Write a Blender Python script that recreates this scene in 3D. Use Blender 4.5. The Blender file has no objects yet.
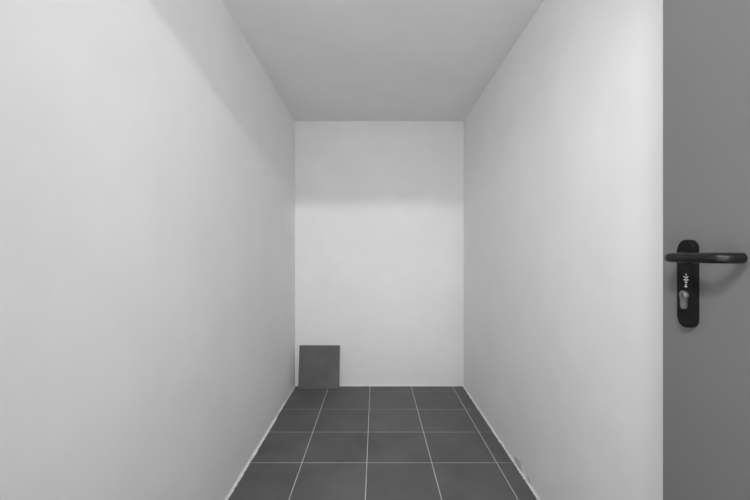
import bpy, bmesh, math, random
from mathutils import Vector, noise

scene = bpy.context.scene
C = scene.collection

# ---------------------------------------------------------------- camera
CAM_H = 1.06
cam_d = bpy.data.cameras.new('camera')
cam_d.sensor_width = 36.0
cam_d.lens = 377.0 / 750.0 * 36.0
cam_d.shift_x = -0.5 / 750.0
cam_d.shift_y = 4.0 / 750.0
cam_d.clip_start = 0.02
cam = bpy.data.objects.new('camera', cam_d)
C.objects.link(cam)
cam.location = (0, 0, CAM_H)
cam.rotation_euler = (math.radians(90), 0, 0)
scene.camera = cam

# ---------------------------------------------------------------- world, lamp, exposure
world = bpy.data.worlds.new('world')
scene.world = world
world.use_nodes = True
bg = world.node_tree.nodes['Background']
# added fill for the unseen hallway: world glows below the horizon, black above
_n, _l = world.node_tree.nodes, world.node_tree.links
_t = _n.new('ShaderNodeTexCoord')
_s = _n.new('ShaderNodeSeparateXYZ')
_r = _n.new('ShaderNodeMapRange')
_r.inputs['From Min'].default_value = 0.10
_r.inputs['From Max'].default_value = -0.10
_l.new(_t.outputs['Generated'], _s.inputs[0])
_l.new(_s.outputs['Z'], _r.inputs['Value'])
_l.new(_r.outputs['Result'], bg.inputs['Color'])
bg.inputs['Strength'].default_value = 3.6

def hall_lamp(x, y, h, watts, radius):
    ld = bpy.data.lights.new('hallway_lamp', 'POINT')
    ld.energy = watts
    ld.shadow_soft_size = radius
    o = bpy.data.objects.new('hallway_lamp', ld)
    C.objects.link(o)
    o.location = (x, y, CAM_H + h)

hall_lamp(-0.30, -0.25, 0.931, 44.0, 0.05)     # small globe lamps by the doorway
hall_lamp(-0.36, -0.74, 1.011, 38.0, 0.11)
sd = bpy.data.lights.new('hallway_strip_light', 'AREA')      # strip light further down the hallway
sd.shape = 'RECTANGLE'
sd.size, sd.size_y = 0.60, 0.09
sd.energy = 48.0
strip = bpy.data.objects.new('hallway_strip_light', sd)
C.objects.link(strip)
strip.location = (0.40, -2.0, CAM_H + 1.213)
strip.rotation_euler = (math.radians(50), 0, 0)

scene.view_settings.view_transform = 'Standard'
scene.view_settings.look = 'None'
scene.view_settings.gamma = 1.0
scene.view_settings.use_curve_mapping = False
scene.view_settings.exposure = 0.03

# ---------------------------------------------------------------- helpers
def new_mat(name, col, rough=0.8, metallic=0.0, spec=0.5):
    m = bpy.data.materials.new(name)
    m.use_nodes = True
    b = m.node_tree.nodes['Principled BSDF']
    b.inputs['Base Color'].default_value = (col, col, col, 1)
    b.inputs['Roughness'].default_value = rough
    b.inputs['Metallic'].default_value = metallic
    b.inputs['Specular IOR Level'].default_value = spec
    return m

def mottle(m, lo, hi, scale, detail=4.0, bump=0.0, bump_scale=60.0, bump_dist=0.002, island=0.0):
    """noise mottled base colour and a fine bump, all in object space"""
    nt = m.node_tree
    N, L = nt.nodes, nt.links
    b = N['Principled BSDF']
    tc = N.new('ShaderNodeTexCoord')
    n = N.new('ShaderNodeTexNoise')
    n.inputs['Scale'].default_value = scale
    n.inputs['Detail'].default_value = detail
    n.inputs['Roughness'].default_value = 0.6
    L.new(tc.outputs['Object'], n.inputs['Vector'])
    r = N.new('ShaderNodeMapRange')
    r.inputs['From Min'].default_value = 0.3
    r.inputs['From Max'].default_value = 0.7
    r.inputs['To Min'].default_value = lo
    r.inputs['To Max'].default_value = hi
    L.new(n.outputs['Fac'], r.inputs['Value'])
    val = r.outputs['Result']
    if island:
        g = N.new('ShaderNodeNewGeometry')
        k = N.new('ShaderNodeMath'); k.operation = 'MULTIPLY_ADD'
        k.inputs[1].default_value = island
        k.inputs[2].default_value = 1.0 - island * 0.5
        L.new(g.outputs['Random Per Island'], k.inputs[0])
        mu = N.new('ShaderNodeMath'); mu.operation = 'MULTIPLY'
        L.new(val, mu.inputs[0]); L.new(k.outputs[0], mu.inputs[1])
        val = mu.outputs[0]
    cc = N.new('ShaderNodeCombineColor')
    for s in ('Red', 'Green', 'Blue'):
        L.new(val, cc.inputs[s])
    L.new(cc.outputs['Color'], b.inputs['Base Color'])
    if bump:
        n2 = N.new('ShaderNodeTexNoise')
        n2.inputs['Scale'].default_value = bump_scale
        n2.inputs['Detail'].default_value = 3.0
        L.new(tc.outputs['Object'], n2.inputs['Vector'])
        bp = N.new('ShaderNodeBump')
        bp.inputs['Strength'].default_value = bump
        bp.inputs['Distance'].default_value = bump_dist
        L.new(n2.outputs['Fac'], bp.inputs['Height'])
        L.new(bp.outputs['Normal'], b.inputs['Normal'])
    return m

def obj(name, bm, mats, parent=None, smooth=False, kind=None):
    me = bpy.data.meshes.new(name)
    bmesh.ops.recalc_face_normals(bm, faces=bm.faces[:])
    if smooth:
        for f in bm.faces:
            f.smooth = True
    bm.to_mesh(me)
    bm.free()
    for m in (mats if isinstance(mats, (list, tuple)) else [mats]):
        me.materials.append(m)
    o = bpy.data.objects.new(name, me)
    C.objects.link(o)
    if parent:
        o.parent = parent
        o.matrix_parent_inverse = parent.matrix_basis.inverted()
    if kind:
        o['kind'] = kind
    return o

def add_box(bm, x0, x1, y0, y1, z0, z1, mat=0, bevel=0.0, seg=2):
    vs = [bm.verts.new((x, y, z)) for x in (x0, x1) for y in (y0, y1) for z in (z0, z1)]
    idx = ((0, 1, 3, 2), (4, 6, 7, 5), (0, 4, 5, 1), (2, 3, 7, 6), (0, 2, 6, 4), (1, 5, 7, 3))
    fs = [bm.faces.new([vs[i] for i in q]) for q in idx]
    for f in fs:
        f.material_index = mat
    if bevel:
        es = list({e for f in fs for e in f.edges})
        r = bmesh.ops.bevel(bm, geom=es, offset=bevel, segments=seg, affect='EDGES', profile=0.5)
        for f in r['faces']:
            f.material_index = mat
    return vs

def add_prism_x(bm, pts, x0, x1, bevel=0.0, seg=3):
    """closed (y, z) outline extruded from x0 (back) to x1 (front); the front rim is rounded"""
    a = [bm.verts.new((x0, y, z)) for y, z in pts]
    b = [bm.verts.new((x1, y, z)) for y, z in pts]
    n = len(pts)
    bm.faces.new(a)
    front = bm.faces.new(b)
    for i in range(n):
        bm.faces.new((a[i], a[(i + 1) % n], b[(i + 1) % n], b[i]))
    if bevel:
        bmesh.ops.bevel(bm, geom=list(front.edges), offset=bevel, segments=seg, affect='EDGES', profile=0.5)

def add_tube(bm, path, rad, sides=20, cap=True, cap_round=0.0):
    rings = []
    n = len(path)
    P = [Vector(p) for p in path]
    radii = [rad] * n
    if cap_round:
        d = (P[-1] - P[-2]).normalized()
        end = P[-1].copy()
        P[-1] = end - d * cap_round
        for k in (1, 2, 3):
            t = k / 3 * math.pi / 2
            P.append(end - d * cap_round * (1 - math.sin(t)))
            radii.append(rad - cap_round * (1 - math.cos(t)))
    n = len(P)
    up = Vector((0, 0, 1))
    for i in range(n):
        t = (P[min(i + 1, n - 1)] - P[max(i - 1, 0)]).normalized()
        s = t.cross(up).normalized()
        u = s.cross(t)
        rings.append([bm.verts.new(P[i] + (s * math.cos(2 * math.pi * k / sides) + u * math.sin(2 * math.pi * k / sides)) * radii[i]) for k in range(sides)])
    for a, b in zip(rings, rings[1:]):
        for k in range(sides):
            bm.faces.new((a[k], a[(k + 1) % sides], b[(k + 1) % sides], b[k]))
    if cap:
        bm.faces.new(rings[0]); bm.faces.new(rings[-1])

def grid_wall(bm, origin, du, dv, nu, nv, normal, amp, seed):
    """a plastered plane with a faint unevenness, backed by thickness"""
    o, du, dv, nrm = Vector(origin), Vector(du), Vector(dv), Vector(normal)
    g = []
    for i in range(nu + 1):
        row = []
        for j in range(nv + 1):
            p = o + du * (i / nu) + dv * (j / nv)
            q = p * 1.7 + Vector((seed, seed * 2, seed * 3))
            w = noise.noise(q) * 0.7 + noise.noise(q * 3.1) * 0.3
            edge = min(i, nu - i, j, nv - j)
            row.append(bm.verts.new(p + nrm * (amp * w * (1 if edge > 1 else 0.45 if edge > 0 else 0.0))))
        g.append(row)
    for i in range(nu):
        for j in range(nv):
            f = bm.faces.new((g[i][j], g[i + 1][j], g[i + 1][j + 1], g[i][j + 1]))
            f.smooth = True
    # thickness: a back skin joined around the border
    T = 0.10
    def bk(v): return bm.verts.new(v.co - nrm * T)
    border = [g[i][0] for i in range(nu)] + [g[nu][j] for j in range(nv)] + \
             [g[i][nv] for i in range(nu, 0, -1)] + [g[0][j] for j in range(nv, 0, -1)]
    back = [bk(v) for v in border]
    border = [bm.verts.new(v.co) for v in border]
    n = len(border)
    for i in range(n):
        bm.faces.new((border[i], border[(i + 1) % n], back[(i + 1) % n], back[i]))
    bm.faces.new(back)

# ---------------------------------------------------------------- room measures
XL, XR = -0.646, 0.708          # side walls
YB = 3.027                      # back wall
YF, YF2 = 0.0, -0.10          # doorway wall, room face and hallway face
ZC = CAM_H + 1.067              # ceiling
DOOR_X = 0.558                  # visible face of the opened door
DOOR_FREE = 0.734               # depth of its free edge
DOOR_L = -0.36                  # left reveal of the doorway
LINTEL = CAM_H + 0.906

# ---------------------------------------------------------------- materials
m_wall = mottle(new_mat('white_plaster', 0.8, 0.85, spec=0.2), 0.895, 0.94, 3.0, 6, 0.16, 22, 0.004)
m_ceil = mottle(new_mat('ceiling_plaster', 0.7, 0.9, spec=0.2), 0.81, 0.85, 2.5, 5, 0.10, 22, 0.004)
m_tile = mottle(new_mat('dark_tile', 0.15, 0.5, spec=0.35), 0.098, 0.142, 4.0, 6, 0.06, 90, 0.001, island=0.12)
m_lean = mottle(new_mat('dark_tile_loose', 0.14, 0.55, spec=0.35), 0.118, 0.165, 6.0, 6, 0.06, 90, 0.001)
m_grout = mottle(new_mat('pale_grout', 0.5, 0.95, spec=0.1), 0.60, 0.74, 30, 4)
m_bead = mottle(new_mat('mortar_bead', 0.75, 0.95, spec=0.1), 0.80, 0.95, 45, 5, 0.3, 120, 0.003)
m_flake = mottle(new_mat('torn_plaster', 0.6, 0.95, spec=0.1), 0.60, 0.82, 70, 5, 0.6, 150, 0.003)
m_door = mottle(new_mat('grey_steel_paint', 0.25, 0.5, spec=0.4), 0.165, 0.172, 1.5, 3)
m_grip = mottle(new_mat('black_grip', 0.006, 0.36, spec=0.35), 0.005, 0.007, 20, 3)
m_black = mottle(new_mat('black_plastic', 0.006, 0.45, spec=0.14), 0.005, 0.007, 20, 3)
m_chrome = mottle(new_mat('nickel', 0.4, 0.35, 0.9), 0.22, 0.34, 60, 3)
m_slot = new_mat('keyway_shadow_gap', 0.01, 0.7)
m_mark = new_mat('pale_mark', 0.72, 0.5)

# ---------------------------------------------------------------- structure
bm = bmesh.new(); grid_wall(bm, (XL, YF2, 0), (0, YB - YF2, 0), (0, 0, ZC), 48, 32, (1, 0, 0), 0.0012, 3.1)
obj('wall_left', bm, m_wall, kind='structure')
bm = bmesh.new(); grid_wall(bm, (XR, YF2, 0), (0, YB - YF2, 0), (0, 0, ZC), 48, 32, (-1, 0, 0), 0.0012, 7.7)
obj('wall_right', bm, m_wall, kind='structure')
bm = bmesh.new(); grid_wall(bm, (XL, YB, 0), (XR - XL, 0, 0), (0, 0, ZC), 24, 32, (0, -1, 0), 0.001, 5.3)
obj('wall_back', bm, m_wall, kind='structure')
bm = bmesh.new(); grid_wall(bm, (XL, YF2, ZC), (XR - XL, 0, 0), (0, YB - YF2, 0), 24, 48, (0, 0, -1), 0.001, 9.9)
obj('ceiling', bm, m_ceil, kind='structure')

# doorway wall: left pier, right pier, lintel (one wall with one opening)
bm = bmesh.new()
add_box(bm, XL, DOOR_L, YF2, YF, 0, ZC)
add_box(bm, DOOR_X + 0.046, XR, YF2, YF, 0, ZC)
add_box(bm, DOOR_L, DOOR_X + 0.046, YF2, YF, LINTEL, ZC)
obj('wall_front', bm, m_wall, kind='structure')

# floor: grout bed and the laid tiles, one surface
PITCH, JOINT = 0.330, 0.0036
xs = [-0.704, -0.374, -0.044, 0.286, 0.616, 0.946]
ys = [2.906 - PITCH * k for k in range(11)]
ys = [ys[0] + PITCH] + ys
bm = bmesh.new()
add_box(bm, XL - 0.09, XR + 0.09, YF2 - 0.02, YB + 0.09, -0.06, -0.0012, 0)
for a, b in zip(xs, xs[1:]):
    for hi, lo in zip(ys, ys[1:]):
        x0, x1 = max(a + JOINT / 2, XL + 0.002), min(b - JOINT / 2, XR - 0.002)
        y0, y1 = lo + JOINT / 2, min(hi - JOINT / 2, YB - 0.002)
        if y1 - y0 > 0.01 and x1 - x0 > 0.01:
            add_box(bm, x0, x1, y0, y1, -0.009, 0.0, 1, 0.0012, 1)
obj('floor', bm, [m_grout, m_tile], kind='structure')

# irregular mortar beads along the foot of the walls
def bead(name, p0, p1, inward, size, seed, n, gaps=None):
    rnd = random.Random(seed)
    p0, p1, inw = Vector(p0), Vector(p1), Vector(inward)
    bm = bmesh.new()
    rings = []
    for i in range(n + 1):
        t = i / n
        p = p0.lerp(p1, t)
        s = size(t) * (0.75 + 0.5 * (0.5 + 0.5 * noise.noise(Vector((t * 40, seed, 0)))) + rnd.uniform(-0.35, 0.35))
        h = s * rnd.uniform(0.8, 1.5)
        prof = [(-0.012, -0.004), (s, -0.004), (s * 0.96, 0.0016), (s * 0.45, 0.0022 + h * 0.16), (0.0010, h * 0.6), (-0.012, h * 0.6)]
        rings.append([bm.verts.new(p + inw * a + Vector((0, 0, z))) for a, z in prof])
    for a, b in zip(rings, rings[1:]):
        for k in range(len(a)):
            f = bm.faces.new((a[k], a[(k + 1) % len(a)], b[(k + 1) % len(a)], b[k]))
    bm.faces.new(rings[0]); bm.faces.new(rings[-1])
    return obj(name, bm, m_bead, kind='structure')

bead('mortar_bead_left', (XL, 0.2, 0), (XL, YB, 0), (1, 0, 0), lambda t: 0.0105 if t < 0.79 else 0.0065, 2, 600)
tr = bead('mortar_bead_right', (XR, 0.2, 0), (XR, YB, 0), (-1, 0, 0), lambda t: 0.0095, 5, 700)
bead('mortar_bead_back', (XL, YB, 0), (XR, YB, 0), (0, -1, 0), lambda t: 0.0065, 8, 300)

# ---------------------------------------------------------------- steel door standing open along the right wall
bm = bmesh.new()
add_box(bm, DOOR_X, DOOR_X + 0.045, YF + 0.012, DOOR_FREE, 0.012, LINTEL - 0.012, 0, 0.003, 3)
door = obj('door_1', bm, m_door, kind='structure')
door['label'] = 'grey steel door standing open beside the right wall with black lever handle'
door['category'] = 'door'

PX = DOOR_X - 0.0115            # front of the handle plate
def stadium(y0, y1, z0, z1, n=14):
    r = (y1 - y0) / 2; c = (y0 + y1) / 2
    pts = [(c + r * math.cos(t), z1 - r + r * math.sin(t)) for t in [math.pi * k / n for k in range(n + 1)]]
    pts += [(c + r * math.cos(t), z0 + r + r * math.sin(t)) for t in [math.pi + math.pi * k / n for k in range(n + 1)]]
    return pts
bm = bmesh.new()
add_prism_x(bm, stadium(0.6495, 0.6835, CAM_H - 0.1300, CAM_H + 0.0252), DOOR_X, PX, 0.0016)
plate = obj('handle_plate', bm, m_black, door)
plate['label'] = 'black rounded handle plate'

# lever: neck, bend, grip towards the hinge side, short return to the door
LZ = CAM_H - 0.0062
XB, YN, YE, R = 0.5125, 0.667, 0.5625, 0.016
path = [(PX, YN, LZ), (XB + R + 0.004, YN, LZ)]
path += [(XB + R - R * math.sin(t), YN - R + R * math.cos(t), LZ) for t in [math.pi / 2 * k / 8 for k in range(9)]]
path += [(XB, YN - R - (YN - YE - 2 * R) * k / 6, LZ) for k in range(1, 6)]
path += [(XB + R - R * math.cos(t), YE + R - R * math.sin(t), LZ) for t in [math.pi / 2 * k / 8 for k in range(9)]]
path += [(XB + R + 0.004, YE, LZ), (0.5485, YE, LZ)]
bm = bmesh.new()
add_tube(bm, path, 0.0083, 24, True, 0.0018)
lever = obj('lever', bm, m_grip, door, smooth=True)
lever['label'] = 'black round bar lever'
bm = bmesh.new()                # collar where the lever leaves the plate
add_tube(bm, [(PX + 0.001, YN, LZ), (PX - 0.004, YN, LZ)], 0.0108, 24, True, 0.0012)
obj('collar', bm, m_black, plate, smooth=True)

# profile cylinder
CX, CY, CZ = 0.5420, 0.6655, CAM_H - 0.0725
cr, sw, sb = 0.0080, 0.0052, CAM_H - 0.0975
pts = []
a0 = math.asin(sw / cr)
for k in range(25):
    t = -math.pi / 2 + a0 + (2 * math.pi - 2 * a0) * k / 24
    pts.append((CY + cr * math.cos(t), CZ + cr * math.sin(t)))
pts += [(CY - sw * math.cos(t), sb + sw - sw * math.sin(t)) for t in [math.pi * k / 10 for k in range(11)]]
bm = bmesh.new()
add_prism_x(bm, pts, PX + 0.001, CX, 0.0007, 2)
cyl = obj('lock_cylinder', bm, m_chrome, plate)
cyl['label'] = 'nickel keyhole cylinder'
bm = bmesh.new()
add_tube(bm, [(CX + 0.001, CY, CZ), (CX - 0.0012, CY, CZ)], 0.0056, 20, True, 0.0006)
add_box(bm, CX - 0.00135, CX - 0.0005, CY - 0.0008, CY + 0.0008, CZ - 0.0042, CZ + 0.0034, 1)
# cylinder stands in a shallow dark socket of the plate: plug and keyway belong to the cylinder
obj('key_plug', bm, [m_chrome, m_slot], plate)

# pale stamped marks above the keyhole
def mark_at(px, py):
    y = PX * 377.0 / (px - 375.5)
    return y, CAM_H + (254.0 - py) * y / 377.0
bm = bmesh.new()
for px, py, w, h, tilt in [(686.1, 274.6, 0.8, 1.5, 0.2), (684.6, 277.0, 2.2, 0.8, -0.5), (687.0, 277.3, 2.4, 1.0, 0.5),
                           (684.9, 279.7, 2.2, 1.2, 0.2), (687.6, 279.6, 1.6, 0.8, -0.5), (686.5, 280.9, 1.2, 1.0, 0.3),
                           (686.1, 282.4, 2.0, 1.1, 0), (686.0, 284.6, 1.4, 1.3, 0), (685.9, 286.5, 2.4, 1.4, 0)]:
    y, z = mark_at(px, py)
    hw, hh = w / 2 / 380.0, h / 2 / 480.0
    ring_b, ring_f = [], []
    for k in range(8):
        t = 2 * math.pi * k / 8 + math.pi / 8
        a, b = hw * 1.1 * math.cos(t), hh * 1.1 * math.sin(t)
        yy, zz = y - (a * math.cos(tilt) - b * math.sin(tilt)), z + a * math.sin(tilt) + b * math.cos(tilt)
        ring_b.append(bm.verts.new((PX + 0.0002, yy, zz)))
        ring_f.append(bm.verts.new((PX - 0.0002, yy, zz)))
    bm.faces.new(ring_f)
    for k in range(8):
        bm.faces.new((ring_b[k], ring_b[(k + 1) % 8], ring_f[(k + 1) % 8], ring_f[k]))
mk = obj('lock_mark', bm, m_mark, plate)
mk['label'] = 'small pale marks above the keyhole'

# ---------------------------------------------------------------- loose tile leaning in the corner
TW, TH, TT = 0.3235, 0.333, 0.009
bm = bmesh.new()
add_box(bm, 0, TW, 0, TT, 0, TH, 0, 0.0012, 2)
tile = obj('ceramic_tile', bm, m_lean, kind='thing')
tile['label'] = 'loose dark grey square floor tile leaning upright against the back wall in left corner'
tile['category'] = 'tile'
lean = math.asin(0.055 / TH)
tile.location = (-0.6085, YB - 0.0015 - TT - 0.055, 0.0006)
tile.rotation_euler = (-lean, 0, 0)

# ---------------------------------------------------------------- chipped plaster at the foot of the right wall
rnd = random.Random(4)
bm = bmesh.new()
for (yc, zc, ry, rz) in [(1.86, 0.030, 0.075, 0.030), (1.74, 0.020, 0.03, 0.016), (2.02, 0.016, 0.05, 0.012)]:
    n = 14
    rim, mid = [], []
    for k in range(n):
        t = 2 * math.pi * k / n
        q = rnd.uniform(0.75, 1.15)
        y, z = yc + ry * q * math.cos(t), max(0.004, zc + rz * q * math.sin(t))
        rim.append(bm.verts.new((XR + 0.004, y, z)))
        mid.append(bm.verts.new((XR - 0.0030 - rnd.uniform(0, 0.002), yc + (y - yc) * 0.75, zc + (z - zc) * 0.75)))
    c = bm.verts.new((XR - 0.004, yc, zc))
    for k in range(n):
        j = (k + 1) % n
        bm.faces.new((rim[k], rim[j], mid[j], mid[k])); bm.faces.new((mid[k], mid[j], c))
obj('plaster_flake', bm, m_flake, tr)
